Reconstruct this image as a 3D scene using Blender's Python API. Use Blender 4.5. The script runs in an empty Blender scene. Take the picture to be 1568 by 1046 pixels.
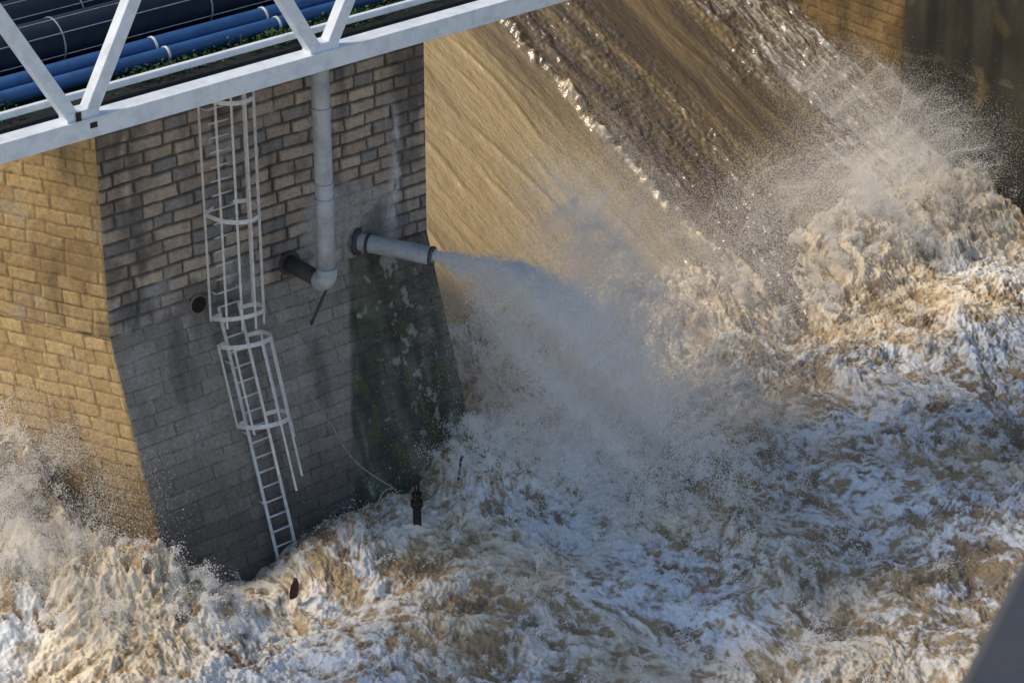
import bpy, math, numpy as np, time
from mathutils import Vector, Matrix
T0=time.time()
rng=np.random.default_rng(7)
scene=bpy.context.scene
f32=np.float32
# ---------------------------------------------------------------- noise
def perlin(x,y,seed=0):
    r=np.random.default_rng(seed+1000)
    perm=r.permutation(512).astype(np.int32)
    ang=r.random(512)*2*np.pi
    gx=np.cos(ang).astype(f32); gy=np.sin(ang).astype(f32)
    xi=np.floor(x).astype(np.int32); yi=np.floor(y).astype(np.int32)
    xf=(x-xi).astype(f32); yf=(y-yi).astype(f32)
    u=xf*xf*xf*(xf*(xf*6-15)+10); v=yf*yf*yf*(yf*(yf*6-15)+10)
    def g(ix,iy,dx,dy):
        h=perm[(perm[ix&511]+iy)&511]
        return gx[h]*dx+gy[h]*dy
    a=g(xi,yi,xf,yf); b=g(xi+1,yi,xf-1,yf); c=g(xi,yi+1,xf,yf-1); d=g(xi+1,yi+1,xf-1,yf-1)
    return 1.5*((a*(1-u)+b*u)*(1-v)+(c*(1-u)+d*u)*v)
def fbm(x,y,o,seed=0,gain=.5):
    s=0;a=1;t=0
    for i in range(o):
        s=s+a*perlin(x*2**i+i*17.3,y*2**i-i*9.1,seed+i); t+=a; a*=gain
    return s/t
def sst(a,b,x):
    t=np.clip((x-a)/(b-a),0,1); return t*t*(3-2*t)
def lerp(a,b,t): return a*(1-t[...,None])+b*t[...,None]
def col(*c): return np.array(c,dtype=f32)
# ---------------------------------------------------------------- mesh helpers
def grid_mesh(name,P,C=None,mat=None,smooth=True):
    ny,nx=P.shape[:2]
    me=bpy.data.meshes.new(name)
    n=nx*ny
    idx=np.arange(n,dtype=np.int32).reshape(ny,nx)
    q=np.stack([idx[:-1,:-1],idx[:-1,1:],idx[1:,1:],idx[1:,:-1]],-1).reshape(-1,4)
    me.vertices.add(n); me.vertices.foreach_set('co',P.reshape(-1).astype(f32))
    m=len(q); me.loops.add(m*4); me.loops.foreach_set('vertex_index',np.ascontiguousarray(q).reshape(-1))
    me.polygons.add(m); me.polygons.foreach_set('loop_start',np.arange(0,m*4,4,dtype=np.int32))
    me.polygons.foreach_set('use_smooth',np.full(m,smooth))
    me.update(calc_edges=True)
    if C is not None:
        a=me.attributes.new('Col','FLOAT_COLOR','POINT')
        CC=np.ones((n,4),f32); CC[:,:C.shape[-1]]=C.reshape(n,-1)
        a.data.foreach_set('color',CC.reshape(-1))
    ob=bpy.data.objects.new(name,me); scene.collection.objects.link(ob)
    if mat: me.materials.append(mat)
    return ob
class MB:
    def __init__(s): s.v=[];s.f=[];s.m=[];s.sm=[]
    def box(s,c,d,R=None,m=0,b=0.0):
        x,y,z=[k/2 for k in d]; R=R or Matrix.Identity(3); c=Vector(c); o=len(s.v)
        b=min(b,x*.4,y*.4,z*.4)
        if b<=0:
            for sx,sy,sz in [(-1,-1,-1),(1,-1,-1),(1,1,-1),(-1,1,-1),(-1,-1,1),(1,-1,1),(1,1,1),(-1,1,1)]:
                s.v.append(c+R@Vector((sx*x,sy*y,sz*z)))
            for f in [(0,3,2,1),(4,5,6,7),(0,1,5,4),(1,2,6,5),(2,3,7,6),(3,0,4,7)]:
                s.f.append([o+i for i in f]); s.m.append(m); s.sm.append(False)
        else:
            prof=[(-y+b,-z),(y-b,-z),(y,-z+b),(y,z-b),(y-b,z),(-y+b,z),(-y,z-b),(-y,-z+b)]
            for sx in (-1,1):
                for p in prof: s.v.append(c+R@Vector((sx*x,p[0],p[1])))
            for i in range(8):
                j=(i+1)%8; s.f.append([o+i,o+8+i,o+8+j,o+j][::-1]); s.m.append(m); s.sm.append(False)
            s.f.append([o+i for i in range(8)][::-1]); s.f.append([o+8+i for i in range(8)]); s.m+= [m,m]; s.sm+=[False,False]
    def beam(s,a,b_,w,h,m=0,up=(0,0,1),bev=0.01):
        a=Vector(a);b_=Vector(b_);x=(b_-a).normalized();u=Vector(up)
        y=u.cross(x).normalized(); z=x.cross(y)
        R=Matrix((x,y,z)).transposed()
        s.box((a+b_)/2,((b_-a).length,w,h),R,m,bev)
    def tube(s,pts,r,n=12,m=0,cap=True,rs=None):
        pts=[Vector(p) for p in pts]; o=len(s.v); prev=None
        for i,p in enumerate(pts):
            if i==0:t=pts[1]-p
            elif i==len(pts)-1:t=p-pts[-2]
            else:t=(pts[i+1]-pts[i-1])
            t.normalize()
            if prev is None:
                a=Vector((0,0,1)) if abs(t.z)<.9 else Vector((1,0,0))
                prev=t.cross(a).normalized()
            else: prev=(prev-t*prev.dot(t)).normalized()
            q=t.cross(prev); rr=rs[i] if rs else r
            for k in range(n):
                an=2*math.pi*k/n; s.v.append(p+prev*math.cos(an)*rr+q*math.sin(an)*rr)
        for i in range(len(pts)-1):
            for k in range(n):
                k2=(k+1)%n
                s.f.append([o+i*n+k,o+i*n+k2,o+(i+1)*n+k2,o+(i+1)*n+k]);s.m.append(m);s.sm.append(True)
        if cap:
            s.f.append([o+k for k in range(n)][::-1]); s.f.append([o+(len(pts)-1)*n+k for k in range(n)]); s.m+=[m,m]; s.sm+=[False,False]
    def make(s,name,mats,parent=None):
        me=bpy.data.meshes.new(name); me.from_pydata([tuple(v) for v in s.v],[],s.f)
        for mt in mats: me.materials.append(mt)
        me.polygons.foreach_set('material_index',s.m); me.polygons.foreach_set('use_smooth',s.sm); me.update()
        ob=bpy.data.objects.new(name,me); scene.collection.objects.link(ob)
        if parent: ob.parent=parent
        return ob
def empty(name):
    e=bpy.data.objects.new(name,None); scene.collection.objects.link(e); return e
def droplets(name,P,r,mat):
    n=len(P); me=bpy.data.meshes.new(name); me.vertices.add(n); me.vertices.foreach_set('co',P.astype(f32).reshape(-1))
    a=me.attributes.new('rad','FLOAT','POINT'); a.data.foreach_set('value',r.astype(f32)); me.update()
    ob=bpy.data.objects.new(name,me); scene.collection.objects.link(ob)
    g=bpy.data.node_groups.new('drops_to_points','GeometryNodeTree')
    g.interface.new_socket('Geometry',in_out='INPUT',socket_type='NodeSocketGeometry'); g.interface.new_socket('Geometry',in_out='OUTPUT',socket_type='NodeSocketGeometry')
    i=g.nodes.new('NodeGroupInput'); o=g.nodes.new('NodeGroupOutput'); mp=g.nodes.new('GeometryNodeMeshToPoints'); na=g.nodes.new('GeometryNodeInputNamedAttribute'); na.data_type='FLOAT'; na.inputs['Name'].default_value='rad'
    sm=g.nodes.new('GeometryNodeSetMaterial'); sm.inputs['Material'].default_value=mat
    g.links.new(i.outputs[0],mp.inputs['Mesh']); g.links.new(na.outputs['Attribute'],mp.inputs['Radius']); g.links.new(mp.outputs[0],sm.inputs['Geometry']); g.links.new(sm.outputs[0],o.inputs[0])
    md=ob.modifiers.new('points','NODES'); md.node_group=g; me.materials.append(mat)
    return ob
# ---------------------------------------------------------------- materials
def newmat(name):
    m=bpy.data.materials.new(name); m.use_nodes=True; nt=m.node_tree
    return m,nt,nt.nodes['Principled BSDF']
def N(nt,t,**k):
    n=nt.nodes.new(t)
    for a,b in k.items():
        if a in n.inputs: n.inputs[a].default_value=b
        else: setattr(n,a,b)
    return n
def paint(name,c1,c2,rough=.5,metal=0,scale=4,bump=.05,thr=(.45,.7),dist=.02,spec=None):
    m,nt,p=newmat(name); L=nt.links
    tc=N(nt,'ShaderNodeTexCoord'); n1=N(nt,'ShaderNodeTexNoise',Scale=scale,Detail=8,Roughness=.65)
    L.new(tc.outputs['Object'],n1.inputs['Vector'])
    mr=N(nt,'ShaderNodeMapRange'); mr.inputs[1].default_value=thr[0]; mr.inputs[2].default_value=thr[1]
    L.new(n1.outputs['Fac'],mr.inputs[0])
    mx=N(nt,'ShaderNodeMix',data_type='RGBA'); mx.inputs[6].default_value=(*c1,1); mx.inputs[7].default_value=(*c2,1)
    L.new(mr.outputs[0],mx.inputs[0]); L.new(mx.outputs[2],p.inputs['Base Color'])
    n2=N(nt,'ShaderNodeTexNoise',Scale=scale*12,Detail=4); L.new(tc.outputs['Object'],n2.inputs['Vector'])
    b=N(nt,'ShaderNodeBump',Strength=bump*4,Distance=dist); L.new(n2.outputs['Fac'],b.inputs['Height']); L.new(b.outputs[0],p.inputs['Normal'])
    p.inputs['Roughness'].default_value=rough; p.inputs['Metallic'].default_value=metal
    if spec is not None: p.inputs['Specular IOR Level'].default_value=spec
    return m
def attrmat(name,rough=.85,scale=18,bump=.4,dist=.02,var=.35):
    m,nt,p=newmat(name); L=nt.links
    at=N(nt,'ShaderNodeAttribute',attribute_name='Col')
    tc=N(nt,'ShaderNodeTexCoord')
    n1=N(nt,'ShaderNodeTexNoise',Scale=scale,Detail=5,Roughness=.7); L.new(tc.outputs['Object'],n1.inputs['Vector'])
    mr=N(nt,'ShaderNodeMapRange'); mr.inputs[1].default_value=.25; mr.inputs[2].default_value=.75; mr.inputs[3].default_value=1-var; mr.inputs[4].default_value=1+var*.6
    L.new(n1.outputs['Fac'],mr.inputs[0])
    mu=N(nt,'ShaderNodeVectorMath',operation='SCALE'); L.new(at.outputs['Color'],mu.inputs[0]); L.new(mr.outputs[0],mu.inputs['Scale'])
    L.new(mu.outputs[0],p.inputs['Base Color'])
    b=N(nt,'ShaderNodeBump',Strength=bump,Distance=dist); L.new(n1.outputs['Fac'],b.inputs['Height']); L.new(b.outputs[0],p.inputs['Normal'])
    p.inputs['Roughness'].default_value=rough
    return m
def watermat(name,stretch=(1,1,1),scale=2.6,wcol=((.24,.18,.115),(.46,.34,.195)),fcol=((.84,.87,.89),(.82,.72,.55)),rr=(.15,.6),gain=1.15,bump=.6,bscale=14,bstretch=(1,1,1),win=(.12,1.0),bdist=.05,nmix=.6,ior=1.33):
    # Col.r = foam amount, Col.g = silt warmth of foam, Col.b = water brightness (silt; on the spillway also painted sun glow)
    m,nt,p=newmat(name); L=nt.links
    at=N(nt,'ShaderNodeAttribute',attribute_name='Col'); sp=N(nt,'ShaderNodeSeparateColor'); L.new(at.outputs['Color'],sp.inputs[0])
    tc=N(nt,'ShaderNodeTexCoord'); mp=N(nt,'ShaderNodeMapping'); mp.inputs['Scale'].default_value=stretch; L.new(tc.outputs['Object'],mp.inputs[0])
    n1=N(nt,'ShaderNodeTexNoise',Scale=scale,Detail=5.5,Roughness=.76,Distortion=.6); L.new(mp.outputs[0],n1.inputs['Vector'])
    a=N(nt,'ShaderNodeMath',operation='MULTIPLY_ADD'); L.new(n1.outputs['Fac'],a.inputs[0]); a.inputs[1].default_value=2.2*gain; a.inputs[2].default_value=-1.1*gain
    s=N(nt,'ShaderNodeMath',operation='ADD'); L.new(a.outputs[0],s.inputs[0]); L.new(sp.outputs[0],s.inputs[1])
    mr=N(nt,'ShaderNodeMapRange',interpolation_type='SMOOTHSTEP'); mr.inputs[1].default_value=win[0]; mr.inputs[2].default_value=win[1]; L.new(s.outputs[0],mr.inputs[0])
    def mix(c1,c2):
        x=N(nt,'ShaderNodeMix',data_type='RGBA'); x.inputs[6].default_value=(*c1,1); x.inputs[7].default_value=(*c2,1); return x
    mw=mix(*wcol); L.new(sp.outputs[2],mw.inputs[0]); mf=mix(*fcol); L.new(sp.outputs[1],mf.inputs[0])
    mm=N(nt,'ShaderNodeMix',data_type='RGBA'); L.new(mr.outputs[0],mm.inputs[0]); L.new(mw.outputs[2],mm.inputs[6]); L.new(mf.outputs[2],mm.inputs[7])
    L.new(mm.outputs[2],p.inputs['Base Color'])
    r2=N(nt,'ShaderNodeMapRange'); r2.inputs[3].default_value=rr[0]; r2.inputs[4].default_value=rr[1]; L.new(mr.outputs[0],r2.inputs[0]); L.new(r2.outputs[0],p.inputs['Roughness'])
    m2=N(nt,'ShaderNodeMapping'); m2.inputs['Scale'].default_value=bstretch; L.new(tc.outputs['Object'],m2.inputs[0])
    n2=N(nt,'ShaderNodeTexNoise',Scale=bscale,Detail=3,Roughness=.6); L.new(m2.outputs[0],n2.inputs['Vector'])
    ad=N(nt,'ShaderNodeMath',operation='MULTIPLY_ADD'); L.new(n1.outputs['Fac'],ad.inputs[0]); ad.inputs[1].default_value=nmix; L.new(n2.outputs['Fac'],ad.inputs[2])
    b=N(nt,'ShaderNodeBump',Strength=bump,Distance=bdist); L.new(ad.outputs[0],b.inputs['Height']); L.new(b.outputs[0],p.inputs['Normal'])
    p.inputs['IOR'].default_value=ior
    return m
M_white=paint('bridge_paint',(.74,.80,.85),(.56,.62,.66),.45,scale=3)
M_rust=paint('rusty_iron',(.022,.014,.011),(.05,.025,.016),.8,scale=9)
M_galv=paint('galvanised_steel',(.76,.77,.77),(.55,.52,.47),.45,metal=.0,scale=6)
M_pipe=paint('grey_pipe_paint',(.50,.54,.57),(.32,.34,.35),.4,scale=3)
M_pdark=paint('dark_pipe',(.06,.06,.058),(.11,.105,.09),.6,scale=5)
M_blue=paint('blue_pipe',(.02,.09,.25),(.015,.06,.16),.45,scale=3)
M_black=paint('black_pipe',(.004,.010,.026),(.008,.016,.034),.6,scale=3,spec=.25)
M_stripe=paint('pipe_stripe',(.30,.36,.42),(.15,.2,.25),.5,scale=8)
M_deck=paint('deck_steel',(.015,.02,.022),(.03,.03,.025),.8,scale=4,spec=.2)
M_leaf=paint('leaves',(.03,.085,.015),(.06,.13,.025),.7,scale=10)
M_dark=paint('hole_shade',(.012,.011,.01),(.02,.018,.015),.9)
M_rail=paint('railing_paint',(.045,.047,.055),(.06,.06,.065),.5,scale=3)
M_rope=paint('rope_fibre',(.35,.35,.33),(.2,.2,.18),.8,scale=8)
M_stone=attrmat('stone_masonry',.85,14,.45,.02,.4)
M_river=watermat('river_foam_water')
M_spill=watermat('spillway_water',stretch=(2.2,.26,.26),scale=1.6,wcol=((.12,.092,.06),(.56,.41,.19)),fcol=((.82,.79,.72),(.84,.71,.48)),rr=(.24,.6),gain=.8,bump=.6,bscale=6,bstretch=(1.3,.36,.36),win=(.25,.90),bdist=.09,nmix=.35,ior=1.75)
M_drop,nt,p=newmat('spray_drop')
nt.nodes.remove(p); df=N(nt,'ShaderNodeBsdfDiffuse'); df.inputs[0].default_value=(.99,.985,.97,1); tr=N(nt,'ShaderNodeBsdfTranslucent'); tr.inputs[0].default_value=(.99,.985,.97,1)
ms=N(nt,'ShaderNodeMixShader'); ms.inputs[0].default_value=.5; nt.links.new(df.outputs[0],ms.inputs[1]); nt.links.new(tr.outputs[0],ms.inputs[2]); nt.links.new(ms.outputs[0],nt.nodes['Material Output'].inputs['Surface'])
# ---------------------------------------------------------------- river water
def axis(a,b,step,far_lo,far_hi):
    core=np.arange(a,b,step); lo=[];s=step;x=a
    while x>far_lo: s*=1.25; x-=s; lo.append(x)
    hi=[];s=step;x=core[-1]
    while x<far_hi: s*=1.25; x+=s; hi.append(x)
    return np.concatenate([lo[::-1],core,hi]).astype(f32)
def pool(x,y):
    wx=x+.8*fbm(x*.4,y*.4,2,1); wy=y+.8*fbm(x*.4+9,y*.4,2,2)
    wx2=wx+.10*fbm(x*2.6,y*2.6,3,3); wy2=(wy+.10*fbm(x*2.6,y*2.6+7,3,4))
    toe=np.exp(-((y-1.0)/2.6)**2)
    amp=.85+.35*toe+.15*sst(8,22,x)
    h=.46*perlin(wx*.2,wy*.2,5)+.38*perlin(wx*.45,wy*.4,6)
    r1=1-np.abs(perlin(wx*.75,wy*.6,7))*2
    r2=1-np.abs(perlin(wx2*1.7,wy2*1.5,8))*2
    b3=perlin(wx2*3.3,wy2*2.9,9)
    r4=1-np.abs(perlin(wx2*5.6+2,wy2*5.0,12))*2
    b4=1-2*np.abs(perlin(wx2*8.6,wy2*8.0,10))
    b5=perlin(wx*13,wy*12,11); b6=perlin(x*19,y*18,14)
    rough=sst(-.40,.20,fbm(x*.35+3,y*.35,2,13)+.4*toe)
    h=h+.12*r1+.055*r2+(.075*b3+.038*r4+.030*b4+.036*b5+.020*b6)*(.5+.75*rough)
    h*=amp
    def g(cx,cy,sx,sy,hh): return hh*np.exp(-((x-cx)/sx)**2-((y-cy)/sy)**2)
    pl=g(7.4,-2.0,1.6,1.6,1)
    lump=.75+.5*fbm(x*.9,y*.9,5,15,.6)
    h=h+g(5.0,-2.0,1.1,1.2,1.1)+g(7.5,1.8,2.2,1.6,1.5)*lump+g(12,1.4,4,1.3,.65)*lump+g(19,1.5,4,1.6,.35)*lump+g(25,.5,4,2.2,.35)*lump+pl*1.5*lump
    h=h+g(-4.6,1.4,1.6,2.3,2.5)*lump+g(-3.3,-1.6,1.3,1.2,1.5)*lump+g(-7,3,3,3,1.5)+g(0.6,-2.5,3.4,.9,.60)
    h=h-.1
    f=.32*(1-np.abs(perlin(wx*.8+3,wy*.6,21))*2.4)+.28*(1-np.abs(perlin(wx2*2.0,wy2*1.6,22))*2.4)+.40*(1-np.abs(perlin(wx2*5.5,wy2*5,23))*2.4)
    f=f+.50*fbm(x*.16,y*.16,2,24)+.15*toe+.22*np.exp(-((x-8)/5)**2-((y+4)/4)**2)+.9*pl+.35*b3+.12*r1
    foam=sst(-.26,1.05,f)
    tan=sst(-.25,.4,fbm(x*.22+4,y*.22,3,31)+.45*toe-.02)
    wt=sst(-.45,.5,fbm(x*1.1,y*1.1,3,40)+tan*.3)
    return h,foam,tan,wt
xs=axis(-9.5,26,.025,-420,420); ys=axis(-17.5,5,.025,-420,420)
X,Y=np.meshgrid(xs,ys)
H,foam,tan,wt=pool(X,Y)
fade=np.exp(-np.maximum(0,np.maximum(np.abs(X-8)-25,np.abs(Y+7)-20))/20); H=H*fade
H=np.where(Y>9,-2.0,H)
river=grid_mesh('river_water',np.stack([X,Y,H],-1),np.stack([foam,tan,wt],-1),M_river)
print('river',X.shape,time.time()-T0)
# ---------------------------------------------------------------- spillway
def spz(y): 
    return np.where(y<12,.5+.43*(y-2),4.8+.43*(y-12)+.03*(y-12)**2)
xs2=np.arange(-14,25.3,.04).astype(f32); ys2=np.concatenate([np.arange(-1,14,.035),np.arange(14,30,.3)]).astype(f32)
SX,SY=np.meshgrid(xs2,ys2)
cx=16.1+.35*perlin(SY*.5,SY*0+.3,50)+.12*perlin(SY*1.9,SY*0+.3,51)
d=SX-cx
wX=SX+.25*perlin(SX*.6,SY*.35,52)
sheet=sst(-.4,.3,perlin(SX*.7,SY*.25,73))
fine=.016*perlin(wX*2.2-SY*.25,SY*.30,53)+(.012*perlin(wX*4.5+SY*.4,SY*.9,54)+.008*perlin(wX*7+SY*.6,SY*2.2,55)+.004*perlin(wX*12,SY*4,70))*(.4+.8*sheet)
crest=np.exp(-(d/.17)**2)*np.clip(.16+.20*perlin(SX*1.2,SY*1.2,56)+.12*perlin(SX*5,SY*5,56)+.05*perlin(SX*11,SY*10,56),0,1)
turb=sst(-.1,.5,d)*(1-sst(2.2,4.2,d+1.1*perlin(SX*.5,SY*.25,57)))
foamR=sst(20.8,22.8,SX+.8*perlin(SX*.5,SY*.5,58)+(8-SY)*.08)
wx=SX+.10*perlin(SX*2.8,SY*2.3,59); wy=SY+.12*perlin(SX*2.3+5,SY*2.3,60)
tb=.10*np.abs(perlin(wx*1.8,wy*.6,61))+.07*np.abs(perlin(wx*4.2,wy*2.0,62))+.06*np.abs(perlin(wx*8,wy*5,63))+.025*perlin(wx*12,wy*10,71)
low=1-sst(1.4,3.8,SY+.8*perlin(SX*.8,SY*.5,68))
Z=spz(SY)+fine+crest+(turb*.85+1.1*foamR+.9*low)*tb
st=np.zeros_like(SX)
for c,a in ((9.6,.04),(10.5,.03),(11.3,.05),(12.2,.04),(13.0,.07),(13.8,.04),(14.4,.05),(15.2,.04),(20.1,.05)):
    dd=SX-(c+.25*perlin(SY*.3,SY*0+c,64)); s_=np.exp(-(dd/.09)**2)*sst(-.25,.4,perlin(SX*.8,SY*.3+c,65)); Z+=s_*a; st=np.maximum(st,s_)
strk=sst(.05,.5,fbm(wX*2.0,SY*.14,3,74))
fm=np.clip(np.exp(-(d/.25)**2)*sst(-.6,.2,perlin(SX*2,SY*1.2,69))*.85+turb*(sst(.10,.24,tb)*.45+.15*strk)+foamR*(.50+.5*sst(.03,.22,tb))+st*.35+low*(.2+.7*sst(.05,.22,tb))+.18*strk*(d<0),0,1)
t=sst(14.6,17.0,SX+.8*perlin(SX*.3,SY*.2,66))
wb=np.clip(1-t*.90+.55*fbm(wX*1.8,SY*.14,3,67),0,1)  # sunlit gold left of the crest, dimmer beyond, put into silty water colour
spill=grid_mesh('spillway_water',np.stack([SX,SY,Z],-1),np.stack([fm*.9-.10,1-foamR*.8,wb],-1),M_spill)
print('spill',time.time()-T0)
# ---------------------------------------------------------------- stone masonry
def panel(P00,P10,P01,P11,u0,v0,res,nrm,ch=.28,bl=.66):
    P00,P10,P01,P11=[np.array(p,f32) for p in (P00,P10,P01,P11)]
    W=np.linalg.norm(P10-P00); Hh=np.linalg.norm(P01-P00)
    nu=int(W/res)+2; nv=int(Hh/res)+2
    a,b=np.meshgrid(np.linspace(0,1,nu,dtype=f32),np.linspace(0,1,nv,dtype=f32))
    P=P00*((1-a)*(1-b))[...,None]+P10*(a*(1-b))[...,None]+P01*((1-a)*b)[...,None]+P11*(a*b)[...,None]
    u=a*W+u0; v=b*Hh+v0
    uu=u+.03*perlin(u*1.5,v*1.5,70); vv=v+.03*perlin(u*1.1+4,v*1.1,71)
    row=np.floor(vv/ch).astype(int); r=np.random.default_rng(99); ro=r.random(4096)*bl; rl=.75+r.random(4096)*.5
    ri=(row+500)%4096; q=(uu+ro[ri])/(bl*rl[ri])
    q=q+.16*np.sin(q*2.1+row*1.7)
    bi=np.floor(q).astype(int); 
    hs=np.random.default_rng(5).random((1024,1024)); r1=hs[(bi+300)%1024,(row+200)%1024]; r2=hs[(row+7)%1024,(bi+511)%1024]
    du=np.minimum(q-bi,1-(q-bi))*bl*rl[ri]; fv=vv/ch-row; dv=np.minimum(fv,1-fv)*ch
    dm=np.minimum(du,dv)+.014*fbm(u*5,v*5,2,72)
    edge=sst(0,.05,np.minimum(np.minimum(a,1-a)*W,np.minimum(b,1-b)*Hh+ (0.05)))
    return P,u,v,a,b,dm,r1,r2,edge,W,Hh,np.array(nrm,f32)
def stone(name,pan,fn):
    P,u,v,a,b,dm,r1,r2,edge,W,Hh,n=pan
    disp,C=fn(P,u,v,dm,r1,r2)
    P=P+n*(disp*edge)[...,None]
    return grid_mesh(name,P,C.astype(f32),M_stone)
def bc(c,l): return np.broadcast_to(col(*l),c.shape)
def front_up(P,u,v,dm,r1,r2):
    x=P[...,0];z=P[...,2]
    plaster=sst(.10,.34,fbm(x*.45,z*.5,4,80)+.45*np.exp(-((x-3.2)/1.6)**2-((z-6.0)/1.0)**2)-.05*(z-6.5))
    m=sst(.010,.042,dm)
    disp=(m*(.03+.03*r1)+.02*fbm(u*4,v*4,3,81))*(1-.75*plaster)+.04*plaster
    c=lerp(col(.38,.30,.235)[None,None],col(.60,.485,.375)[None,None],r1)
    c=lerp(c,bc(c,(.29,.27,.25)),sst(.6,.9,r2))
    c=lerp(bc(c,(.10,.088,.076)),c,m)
    c=lerp(c,bc(c,(.42,.41,.39)),plaster*.75)
    streak=sst(.0,.45,fbm(x*1.6,z*.18,4,82)); c=c*(1-.5*streak)[...,None]
    c=lerp(c,bc(c,(.72,.72,.70)),.85*np.exp(-((x-4.45-.1*np.sin(z*2))/.15)**2)*sst(5.3,6,z)*(1-sst(7.6,8.6,z))*sst(-.5,.2,fbm(x*4,z*2,2,83)))
    c=lerp(c,bc(c,(.08,.075,.065)),.7*np.exp(-((x+1.9)/.5)**2)*sst(-.1,.3,fbm(x*2,z*.8,3,84)))
    c=lerp(c,bc(c,(.12,.115,.105)),.7*sst(.0,.35,fbm(x*.9+3,z*.7,5,79)))
    return disp,c
def front_lo(P,u,v,dm,r1,r2):
    x=P[...,0];z=P[...,2]
    m=sst(.002,.018,dm)
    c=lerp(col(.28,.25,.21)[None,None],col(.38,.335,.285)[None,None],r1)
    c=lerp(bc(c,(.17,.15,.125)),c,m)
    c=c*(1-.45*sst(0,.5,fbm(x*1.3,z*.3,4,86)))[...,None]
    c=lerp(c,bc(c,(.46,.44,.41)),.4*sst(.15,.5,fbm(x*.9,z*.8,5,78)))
    wet=1-sst(.8,2.8,z+.8*fbm(x*1.2,z*.5,4,87)); c=c*(1-.55*wet)[...,None]
    # damp, mossy zone below the outlet pipe
    le=3.2-(5.1-z)*.265+.05*fbm(x*.3,z*1.5,3,74); dk=sst(-.02,.07,x-le)
    n=fbm(x*1.4,z*1.0,4,91)
    w=lerp(col(.075,.077,.055)[None,None],col(.19,.185,.145)[None,None],sst(-.3,.4,n))
    w=w*(.60+.40*m)[...,None]*(.85+.3*r1)[...,None]
    w=lerp(w,bc(c,(.045,.045,.04)),.65*sst(.0,.35,fbm(x*2.5,z*.3,4,76)))
    w=lerp(w,bc(c,(.42,.40,.33)),sst(.22,.34,fbm(x*3.0,z*2.6,6,92,.6)+.22*np.exp(-((x-4.2)/.45)**2)-.08)*.8)
    w=lerp(w,bc(c,(.10,.125,.04)),sst(.08,.38,fbm(x*2.2+9,z*1.1,4,93))*.75)
    rt=sst(4.4,5.1,x+.4*fbm(x,z,3,94))*sst(1.5,3.5,z); w=lerp(w,c*.8,rt*.7)
    c=lerp(c,w,dk)
    disp=m*(.008+.008*r1)+.008*fbm(u*5,v*5,3,85)+.035*dk+.02*n*dk
    return disp,c
def sun_gold_w(P,u,v,dm,r1,r2):
    x=P[...,0];z=P[...,2]
    m=sst(.004,.028,dm); disp=m*(.010+.014*r1)+.014*fbm(u*4,v*4,3,89)
    c=lerp(col(.47,.315,.14)[None,None],col(.62,.44,.21)[None,None],r1)  # warm sunlight put into the yellowish stone colour of these walls
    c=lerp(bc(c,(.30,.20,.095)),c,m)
    c=c*(1-.45*sst(0,.5,fbm(u*1.3,v*.3,4,90)))[...,None]
    c=lerp(c,bc(c,(.25,.165,.07)),.65*sst(.05,.4,fbm(u*.5,v*.4,5,77)))
    c=lerp(c,bc(c,(.50,.44,.34)),.45*sst(.15,.5,fbm(u*.7+7,v*.6,4,73)))
    wet=1-sst(1.2,4.0,z+.8*fbm(u*1.2,v*.5,4,87)); c=c*(1-.5*wet)[...,None]
    return disp,c
pier=empty('stone_pier')
ZB=5.1; ZT=10.95; Y0=-2.35; ZL=-1.8; YS=2.6; ZS=7.6  # rear cut low, out of view, shaped so sunlight reaches the spray plume
g2=(-2.5-.465*8,8.0); gs=(-2.5-.465*YS,YS)
k=[]
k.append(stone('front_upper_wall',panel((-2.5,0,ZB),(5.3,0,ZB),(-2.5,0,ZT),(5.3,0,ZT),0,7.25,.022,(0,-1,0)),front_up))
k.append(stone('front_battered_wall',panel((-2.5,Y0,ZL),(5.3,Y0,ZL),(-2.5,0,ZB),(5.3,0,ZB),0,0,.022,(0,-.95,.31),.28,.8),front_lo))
k.append(stone('side_upper_wall',panel((gs[0],gs[1],ZB),(-2.5,0,ZB),(gs[0],gs[1],ZT),(-2.5,0,ZT),0,7.25,.03,(-.907,-.422,0)),sun_gold_w))
k.append(stone('side_rear_wall',panel((g2[0],g2[1],ZB),(gs[0],gs[1],ZB),(g2[0],g2[1],ZS),(gs[0],gs[1],ZS),0,7.25,.03,(-.907,-.422,0)),sun_gold_w))
k.append(stone('side_battered_wall',panel((g2[0]-.6,g2[1]-1.2,ZL),(-2.5,Y0,ZL),(g2[0],g2[1],ZB),(-2.5,0,ZB),0,0,.03,(-.907,-.422,.1)),sun_gold_w))
b=MB()
v=[(5.3,Y0,ZL),(5.3,0,ZB),(5.3,0,ZT),(5.3,YS,ZT),(5.3,YS,ZS),(5.3,8,ZS),(5.3,8,ZL),(-2.5,0,ZT),(gs[0],YS,ZT),(gs[0],YS,ZS),(g2[0],8,ZS),(g2[0],8,ZB),(g2[0]-.6,6.8,ZL)]
b.v=[Vector(q) for q in v]; b.f=[[0,6,5,4,3,2,1],[2,3,8,7],[3,4,9,8],[4,5,10,9],[5,6,12,11,10]]; b.m=[0]*5; b.sm=[False]*5
M_core=paint('pier_back_stone',(.22,.18,.13),(.15,.13,.10),.9,scale=2)
k.append(b.make('rear_walls_and_top',[M_core]))
b=MB(); hc=Vector((-.49,-.075,5.24))
b.tube([hc,hc+Vector((0,-.004,0))],.18,24)  # dark disc on the wall, coloured as the hole's shaded inside
k.append(b.make('weep_hole_disc',[M_dark]))
b=MB()
n=28
for i in range(n):
    a0=2*math.pi*i/n
    for rr,yy in ((.175,-.01),(.19,-.02),(.215,.02)):
        b.v.append(hc+Vector((math.cos(a0)*rr,yy,math.sin(a0)*rr)))
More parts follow.
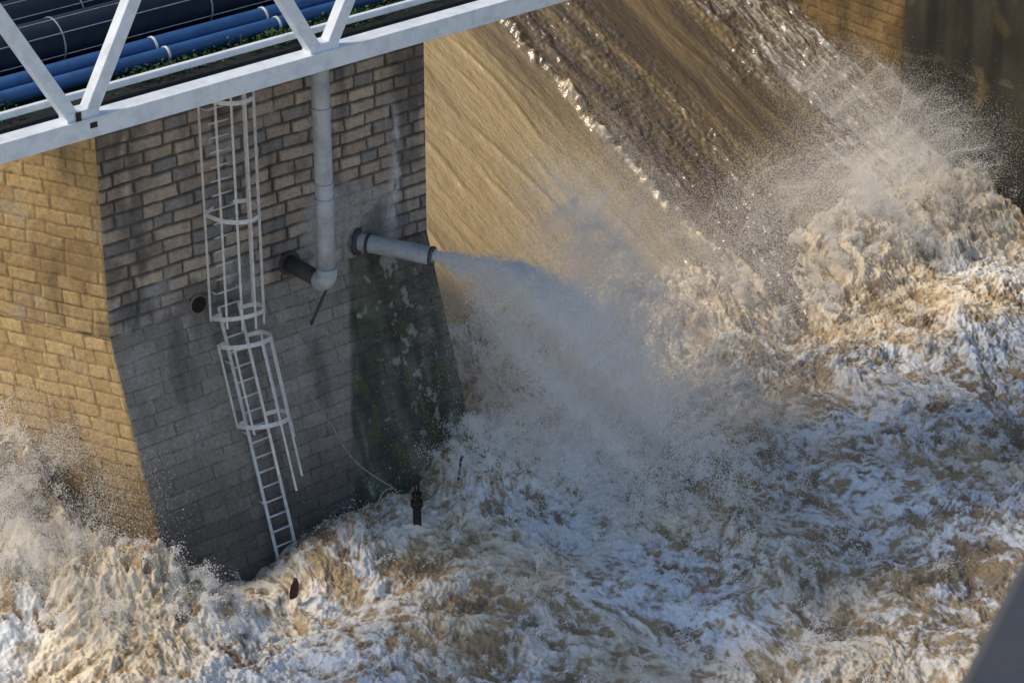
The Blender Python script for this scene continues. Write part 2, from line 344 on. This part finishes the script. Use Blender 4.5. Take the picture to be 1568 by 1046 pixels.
for i in range(n):
    j=(i+1)%n
    for q in (0,1): b.f.append([i*3+q,j*3+q,j*3+q+1,i*3+q+1]); b.m.append(0); b.sm.append(True)
k.append(b.make('weep_hole_rim',[M_core]))
for o_ in k: o_.parent=pier
print('pier',time.time()-T0)
# ---------------------------------------------------------------- right abutment
ab=empty('abutment_wall')
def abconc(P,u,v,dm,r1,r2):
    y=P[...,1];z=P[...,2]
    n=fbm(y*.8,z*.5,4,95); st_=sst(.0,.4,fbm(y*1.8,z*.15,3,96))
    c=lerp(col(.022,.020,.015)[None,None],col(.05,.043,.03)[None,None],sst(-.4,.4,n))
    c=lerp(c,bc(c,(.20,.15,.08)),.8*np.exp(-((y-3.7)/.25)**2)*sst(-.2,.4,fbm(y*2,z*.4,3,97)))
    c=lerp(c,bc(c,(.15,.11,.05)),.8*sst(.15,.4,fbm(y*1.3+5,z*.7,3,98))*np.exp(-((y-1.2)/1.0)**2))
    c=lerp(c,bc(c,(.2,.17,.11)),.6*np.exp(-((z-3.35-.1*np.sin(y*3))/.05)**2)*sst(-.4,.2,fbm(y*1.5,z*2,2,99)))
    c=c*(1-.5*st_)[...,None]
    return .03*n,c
def abstone(P,u,v,dm,r1,r2):
    d_,c=sun_gold_w(P,u,v,dm,r1,r2); return d_,c*col(.50,.47,.40)*(1-.5*sst(-.1,.3,fbm(u*.5+3,v*.2,4,75)))[...,None]
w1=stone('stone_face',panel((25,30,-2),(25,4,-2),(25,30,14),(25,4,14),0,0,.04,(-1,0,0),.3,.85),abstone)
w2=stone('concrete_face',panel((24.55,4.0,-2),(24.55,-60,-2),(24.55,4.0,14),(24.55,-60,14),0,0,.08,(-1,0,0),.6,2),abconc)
b=MB(); b.box((24.79,3.97,6),(.42,.04,16)); b.box((29.6,-15,13.98),(10,90,.12))
w3=b.make('return_and_coping',[paint('old_concrete',(.20,.165,.11),(.10,.09,.07),.9,scale=2)])
for o_ in (w1,w2,w3): o_.parent=ab
# ---------------------------------------------------------------- caged ladder
b=MB()
wd=Vector((0,-.333,-1)).normalized()
def lad(z,dx,dy):
    if z>=ZB: return Vector((.12+dx,-.2-dy,z))
    k_=(ZB-z); return Vector((.12+dx,-.2-k_*.333-dy*.95,z+dy*.31*0.9))
for s_ in (-.235,.235):
    b.beam(lad(10.9,s_,0),lad(ZB,s_,0),.065,.04); b.beam(lad(ZB,s_,0),lad(-.4,s_,0),.065,.04)
z=10.8
while z>-.3:
    b.tube([lad(z,-.235,0),lad(z,.235,0)],.02,8); z-=.3
for z in (9.3,7.2,5.4,4.0,2.6,1.2):
    for s_ in (-.235,.235):
        p0=lad(z,s_*1.15,0); b.tube([p0,p0+Vector((0,.22,0))],.018,6)
RX,DP=.52,.84
def hoop(z,rx,dep):
    pts=[(-.235,0)]
    for i in range(19):
        a0=math.pi*i/18
        pts.append((-rx*math.cos(a0),.12+dep*math.sin(a0)**.8))
    pts+=[(.235,0)]
    P3=[lad(z,q[0],q[1]) for q in pts]
    ax=Vector((0,0,1)) if z>ZB-.15 else -wd
    o=len(b.v)
    for q in P3: 
        b.v.append(q-ax*.045); b.v.append(q+ax*.045)
    c=lad(z,0,.3)
    for q in P3:
        dd=(c-q).normalized()*.014
        b.v.append(q-ax*.045+dd); b.v.append(q+ax*.045+dd)
    n=len(P3); k2=2*n
    for i in range(n-1):
        a_=o+2*i
        b.f+= [[a_,a_+1,a_+3,a_+2],[a_+k2,a_+k2+2,a_+k2+3,a_+k2+1],[a_+1,a_+k2+1,a_+k2+3,a_+3],[a_,a_+2,a_+k2+2,a_+k2]]; b.m+=[0]*4; b.sm+=[False]*4
for z in (9.7,7.25,4.97,4.42,2.85): hoop(z,RX,DP)
def cb(z,i,N_=6):
    a0=math.pi*i/N_; return lad(z,-(RX-.012)*math.cos(a0),.12+(DP-.012)*math.sin(a0)**.8)
for i in range(0,7):
    b.beam(cb(10.9,i),Vector(cb(ZB,i))-Vector((0,0,.18)),.05,.016,up=(1,.3,0),bev=0)
for i in range(0,7):
    zb=[2.8,2.7,1.9,1.5,1.7,2.4,2.8][i]
    b.beam(cb(4.45,i),cb(zb,i),.05,.016,up=(1,.3,0),bev=0)
b.make('caged_ladder',[M_galv])
# ---------------------------------------------------------------- drain pipe
b=MB(); px,py=1.72,-1.36
b.tube([(px,py,11.2),(px,py,9),(px,py,7),(px,py,5.75)],.18,24)
for z in (7.62,7.3,9.2): b.tube([(px,py,z),(px,py,z+.05)],.20,24)
el=[]
for i in range(9):
    a0=math.pi/2*i/8; el.append((px,py+.28-.28*math.cos(a0),5.75-.28*math.sin(a0)))
b.tube([(px,py,5.85)]+el,.205,24)
b.tube([(px,py+.25,5.47),(px,0.1,5.47)],.17,24,m=1)
b.tube([(px,-.03,5.47),(px,-.09,5.47)],.26,24,m=1)
b.beam((2.1,-1.0,5.4),(2.0,-.35,4.1),.05,.05,m=1)
b.make('drain_pipe',[M_pipe,M_pdark])
# ---------------------------------------------------------------- outlet pipe
b=MB(); S=Vector((3.46,0,5.42)); D=Vector((.474,-.881,-.03)).normalized()
E=S+D*1.72
n=28; b.tube([S-D*.1,S+D*1.0,E],.19,n,cap=False)
b.tube([E,E-D*.6],.165,n,m=1,cap=True)
b.tube([S+D*.02,S+D*.09],.30,n,m=1); b.tube([S+D*.26,S+D*.32],.215,n,m=1); b.tube([E-D*.05,E],.205,n,m=1,cap=False)
b.make('outlet_pipe',[M_pipe,M_pdark])
# ---------------------------------------------------------------- truss bridge
br=empty('truss_footbridge')
b=MB(); YF=-3.5; XA,XB=-20,20
b.beam((XA,YF,11.2),(XB,YF,11.2),.30,.34,bev=.015)
b.beam((XA,YF,11.385),(XB,YF,11.385),.36,.03,bev=.0)
b.beam((XA,YF+.55,11.55),(XB,YF+.55,11.55),.10,.12)
b.beam((XA,YF,15.6),(XB,YF,15.6),.28,.28)
b.beam((XA,2.4,11.2),(XB,2.4,11.2),.3,.34); b.beam((XA,2.4,15.6),(XB,2.4,15.6),.28,.28)
x=.23-5.03*4
while x<20:
    for yy in (YF,2.4):
        b.beam((x+.14,yy,11.40),(x+2.515-.05,yy,15.5),.24,.24); b.beam((x-.14,yy,11.40),(x-2.515+.05,yy,15.5),.24,.24)
        b.box((x,yy,11.48),(.62,.27,.16))
    b.beam((x,YF+.16,11.15),(x,2.25,11.15),.16,.22)
    x+=5.03
c1=b.make('trusses',[M_white]); c1.parent=br
b=MB(); b.box((0,-.45,11.31),(40,5.6,.05)); c2=b.make('deck',[M_deck]); c2.parent=br
b=MB()
for yy,r,zz in ((-2.15,.13,11.50),(-1.72,.16,11.53)): b.tube([(XA,yy,zz),(XB,yy,zz)],r,20)
c3=b.make('blue_pipes',[M_blue]); c3.parent=br
b=MB()
for yy,r in ((-.95,.42),(.05,.46),(1.2,.5)):
    b.tube([(XA,yy,11.36+r),(XB,yy,11.36+r)],r,32)
    for an in (-20,35,80,130):
        ca,sa=math.cos(math.radians(180-an)),math.sin(math.radians(180-an))
        b.tube([(XA,yy+ca*(r+.001),11.36+r+sa*(r+.001)),(XB,yy+ca*(r+.001),11.36+r+sa*(r+.001))],.011,5,m=1)
    x=-18.3+yy
    while x<20: b.tube([(x,yy,11.36+r),(x+.03,yy,11.36+r)],r+.012,32,m=1); x+=3.1
c4=b.make('black_pipes',[M_black,M_stripe]); c4.parent=br
b=MB(); x=-19.0
while x<20:
    for yy,r,zz in ((-2.15,.145,11.50),(-1.72,.175,11.53)): b.tube([(x,yy,zz),(x+.05,yy,zz)],r,20)
    x+=2.4
b.box((-4.9,YF-.155,11.46),(.1,.012,.2),m=1); b.box((-4.62,YF-.152,11.26),(.14,.012,.1),m=1)
c5=b.make('pipe_clamps',[M_galv,M_rust]); c5.parent=br
b=MB()
r=np.random.default_rng(3)
for i in range(14000):
    x=r.uniform(-12,12); 
    if math.sin(x*1.7)+math.sin(x*.63+1)+r.normal()*.6<-.3: continue
    y=-2.60+r.normal()*.13; z=11.35+abs(r.normal())*.10
    s_=r.uniform(.02,.05); d1=Vector(r.normal(size=3)).normalized()*s_; d2=d1.cross(Vector(r.normal(size=3)).normalized())*.6
    c=Vector((x,y,z)); o=len(b.v); b.v+=[c-d1,c+d2,c+d1,c-d2]; b.f.append([o,o+1,o+2,o+3]); b.m.append(0); b.sm.append(False)
c6=b.make('deck_weeds',[M_leaf]); c6.parent=br
# ---------------------------------------------------------------- small things
b=MB(); q=Vector((2.4,-3.25,0.25))
b.tube([q+Vector((0,0,-.9)),q+Vector((0,0,.95))],.085,14)
b.tube([q+Vector((0,0,.72)),q+Vector((0,0,.86))],.13,8); b.tube([q+Vector((0,0,.95)),q+Vector((0,0,1.02))],.11,6)
for s_ in (-1,1): b.tube([q+Vector((s_*.05,0,1.0)),q+Vector((s_*.05,0,1.25))],.022,8)
b.tube([q+Vector((-.07,0,1.25)),q+Vector((.07,0,1.25))],.03,8)
b.make('rusty_mooring_post',[M_rust])
b=MB(); b.tube([(3.9,-2.6,.0),(3.95,-2.75,1.25)],.022,6); b.tube([(3.95,-2.75,1.23),(4.02,-2.7,1.3)],.03,6); b.make('metal_stake',[M_rust])
b=MB(); pts=[]
A_=Vector((1.0,-1.0,3.6)); B_=Vector((2.2,-2.7,1.2))
for i in range(30):
    t=i/29; pts.append(A_.lerp(B_,t)+Vector((.08*math.sin(t*7),.05*math.cos(t*9),-1.0*t*(1-t))))
for i in range(1,16):
    t=i/15; pts.append(B_+Vector((-.9*t,-.1*t,-.9*t*t+.1*math.sin(t*6))))
b.tube(pts,.011,6); b.make('loose_rope',[M_rope])
b=MB()
o=Vector((-.75,-3.3,.1)); rows=[(.10,.0),(.12,.15),(.09,.3),(.03,.42)]
for w,h in rows:
    for a0 in range(6):
        an=a0*math.pi/3; b.v.append(o+Vector((math.cos(an)*w+h*.15,math.sin(an)*.04,h)))
for i in range(3):
    for j in range(6): b.f.append([i*6+j,i*6+(j+1)%6,(i+1)*6+(j+1)%6,(i+1)*6+j]); b.m.append(0); b.sm.append(False)
b.f.append([18+j for j in range(6)]); b.m.append(0); b.sm.append(False)
b.make('driftwood',[paint('red_brown_wood',(.07,.025,.018),(.04,.02,.015),.8,scale=8)])
# ---------------------------------------------------------------- near steel rail beside the viewpoint
CAM=Vector((-25.5,-39.5,28)); th=math.radians(40)
Fh=Vector((math.sin(th),math.cos(th),0)); Rt=Vector((math.cos(th),-math.sin(th),0))
ang=math.radians(24); dr=Fh*math.cos(ang)+Rt*math.sin(ang); side=Rt*math.cos(ang)-Fh*math.sin(ang)
P1=CAM+Rt*1.26+Fh*5.82+Vector((0,0,-3.99))
b=MB(); cc=P1+side*.2+Vector((0,0,.1))
b.beam(cc-dr*5,cc+dr*12,.4,.2,bev=.03)
for tt in (-4.5,2.2,5,8,11): b.beam(cc+dr*tt+side*.05,cc+dr*tt+side*.05+Vector((0,0,-3)),.12,.12)
b.make('handrail',[M_rail])
# ---------------------------------------------------------------- spray
def hsample(x,y):
    ix=np.clip(np.searchsorted(xs,x),0,len(xs)-1); iy=np.clip(np.searchsorted(ys,y),0,len(ys)-1); return H[iy,ix]
Pl=[];Rl=[]
def add(P,R):
    ok=P[:,2]>np.maximum(-.3,hsample(P[:,0],P[:,1])-.05); Pl.append(P[ok]); Rl.append(R[ok])
def nz3(P,s,seed): return (perlin(P[:,0]*s+P[:,2]*s*.6,P[:,1]*s-P[:,2]*s*.9,seed)+perlin(P[:,0]*s*2.1-P[:,2]*s*1.7,P[:,2]*s*1.5+P[:,1]*s*2,seed+1)*.6)
# outlet jet: ballistic fan, each parcel leaves the pipe at its own speed and breaks into spray
n=380000
D3=np.array(D)
cl=rng.integers(0,420,n); cr=np.random.default_rng(77)
cq=cr.random(700)**1.1; cdv=cr.normal(0,1,(700,3)); 
q=np.clip(cq[cl]+rng.normal(0,.035,n),0,1)
sp=(1.0-q)*8.2+q*2.6+rng.normal(0,.12,n)
tt=rng.random(n)**.95*1.15
V=D3*sp[:,None]+np.array([1.3,.4,0])*(cr.random(700)[cl]*1.2)[:,None]+cdv[cl]*.42+rng.normal(0,.13,(n,3))*(.6+tt[:,None])
V[:,2]+=.7*(1-q)-.5*q
drag=1-.25*tt
P=np.array(E)+rng.normal(0,.05,(n,3))+V*(tt*drag)[:,None]; P[:,2]-=4.9*tt**2*.85
P+=.34*tt[:,None]*np.stack([nz3(P,1.3,503),nz3(P,1.3,505),nz3(P,1.3,507)],-1)
keep=rng.random(n)<(1-.5*sst(.25,.9,tt))*(.2+.8*sst(-.4,.4,nz3(P,1.2,509))); P=P[keep]
add(P,.0045+.010*rng.random(len(P))**4)
def puff(c,s,n,rr,thr=-.35,sc=.45,seed=210):
    P=np.array(c)+rng.normal(0,1,(n,3))*np.array(s)
    P+=.5*np.stack([nz3(P,.7,seed+3),nz3(P,.7,seed+5),nz3(P,.7,seed+7)],-1)*.8
    ok=rng.random(n)<sst(thr,thr+1.1,nz3(P,sc,seed)); P=P[ok]; add(P,(rr*(.8+.6*rng.random(len(P)))))
puff((7.5,-2.6,2.5),(1.3,1.0,1.2),300000,.0044,thr=-.55)
puff((8.9,-1.1,4.4),(1.0,.9,1.1),170000,.0040,seed=230,thr=-.7)
puff((9.8,-.6,2.6),(1.5,1.0,1.0),160000,.0040,seed=236,thr=-.7)
puff((9.0,-3.8,1.1),(2.2,1.5,.8),230000,.0044,seed=250,thr=-.5)
puff((13,-1.2,1.4),(2.6,1.6,.7),130000,.0042,seed=270,thr=-.7)
puff((20.4,1.6,1.5),(2.6,1.0,.6),230000,.0044,seed=290,thr=-1.1)
puff((23.2,4.0,2.2),(1.0,2.0,.5),110000,.0040,seed=296,thr=-1.3)
puff((-4.8,.0,2.4),(1.0,1.2,.8),150000,.0044,seed=310,thr=-.5)
n=2000000
x=rng.uniform(-8,25,n); y=rng.uniform(-15,4,n); h=hsample(x,y)
w=sst(.1,1.4,h)**1.2*.20
ok=rng.random(n)<w; x,y,h=x[ok],y[ok],h[ok]; n=len(x)
P=np.stack([x+rng.normal(0,.10,n),y+rng.normal(0,.10,n),h+rng.exponential(.10,n)*(1+np.abs(h)*.6)],-1); Pl.append(P); Rl.append(.0045+.010*rng.random(n)**4)
def throw(cx,cy,sx,sy,nn,up,k_):
    for i in range(nn):
        x0=cx+rng.normal()*sx; y0=cy+rng.normal()*sy; m=int(rng.integers(80,k_)); 
        v0=np.array([rng.normal()*.8,-.6+rng.normal()*.8,up*(.5+.7*rng.random())])
        t=rng.random(m)*(v0[2]/4.9)*.8; vv=v0+rng.normal(0,.30,(m,3))
        q=np.array([x0,y0,0])+vv*t[:,None]; q[:,2]+=hsample(np.array([x0]),np.array([y0]))[0]-4.9*t*t
        Pl.append(q); Rl.append(.005+.011*rng.random(m)**4)
throw(20,.8,4,.9,150,2.2,600); throw(-4.4,.4,1.0,1.4,80,2.4,600); throw(-2.6,-2.6,.6,.4,30,2.2,500); throw(4.9,-2.3,.5,.5,60,2.6,600); throw(8,-3,2.5,2.2,120,2.8,500); throw(9,-7,8,4,500,1.8,260)
P=np.concatenate(Pl); R=np.concatenate(Rl); print('drops',len(P))
droplets('water_spray',P,R,M_drop)
# ---------------------------------------------------------------- light, world, camera
S_=Vector((-.72,.69,0)).normalized(); el=math.radians(46)
sd=Vector((S_.x*math.cos(el),S_.y*math.cos(el),math.sin(el)))
L=bpy.data.lights.new('sun','SUN'); L.energy=3.0; L.angle=math.radians(12); L.color=(1,.85,.65)
so=bpy.data.objects.new('sun',L); scene.collection.objects.link(so); so.rotation_euler=sd.to_track_quat('Z','Y').to_euler()
w=bpy.data.worlds.new('World'); scene.world=w; w.use_nodes=True; nt=w.node_tree
sk=nt.nodes.new('ShaderNodeTexSky'); sk.sky_type='NISHITA'; sk.sun_disc=False; sk.sun_elevation=el; sk.sun_rotation=math.atan2(S_.x,S_.y)
nt.links.new(sk.outputs[0],nt.nodes['Background'].inputs[0]); nt.nodes['Background'].inputs[1].default_value=.15
cd=bpy.data.cameras.new('camera'); cam=bpy.data.objects.new('camera',cd); scene.collection.objects.link(cam)
cam.location=CAM; cam.rotation_euler=(math.radians(63),0,math.radians(-40)); cd.lens=91.84; cd.sensor_width=36; cd.clip_end=2000; cd.clip_start=.1
cd.dof.use_dof=True; cd.dof.focus_distance=54; cd.dof.aperture_fstop=4
scene.camera=cam
scene.view_settings.view_transform='Standard'; scene.view_settings.look='None'; scene.view_settings.exposure=0
print('done',time.time()-T0)
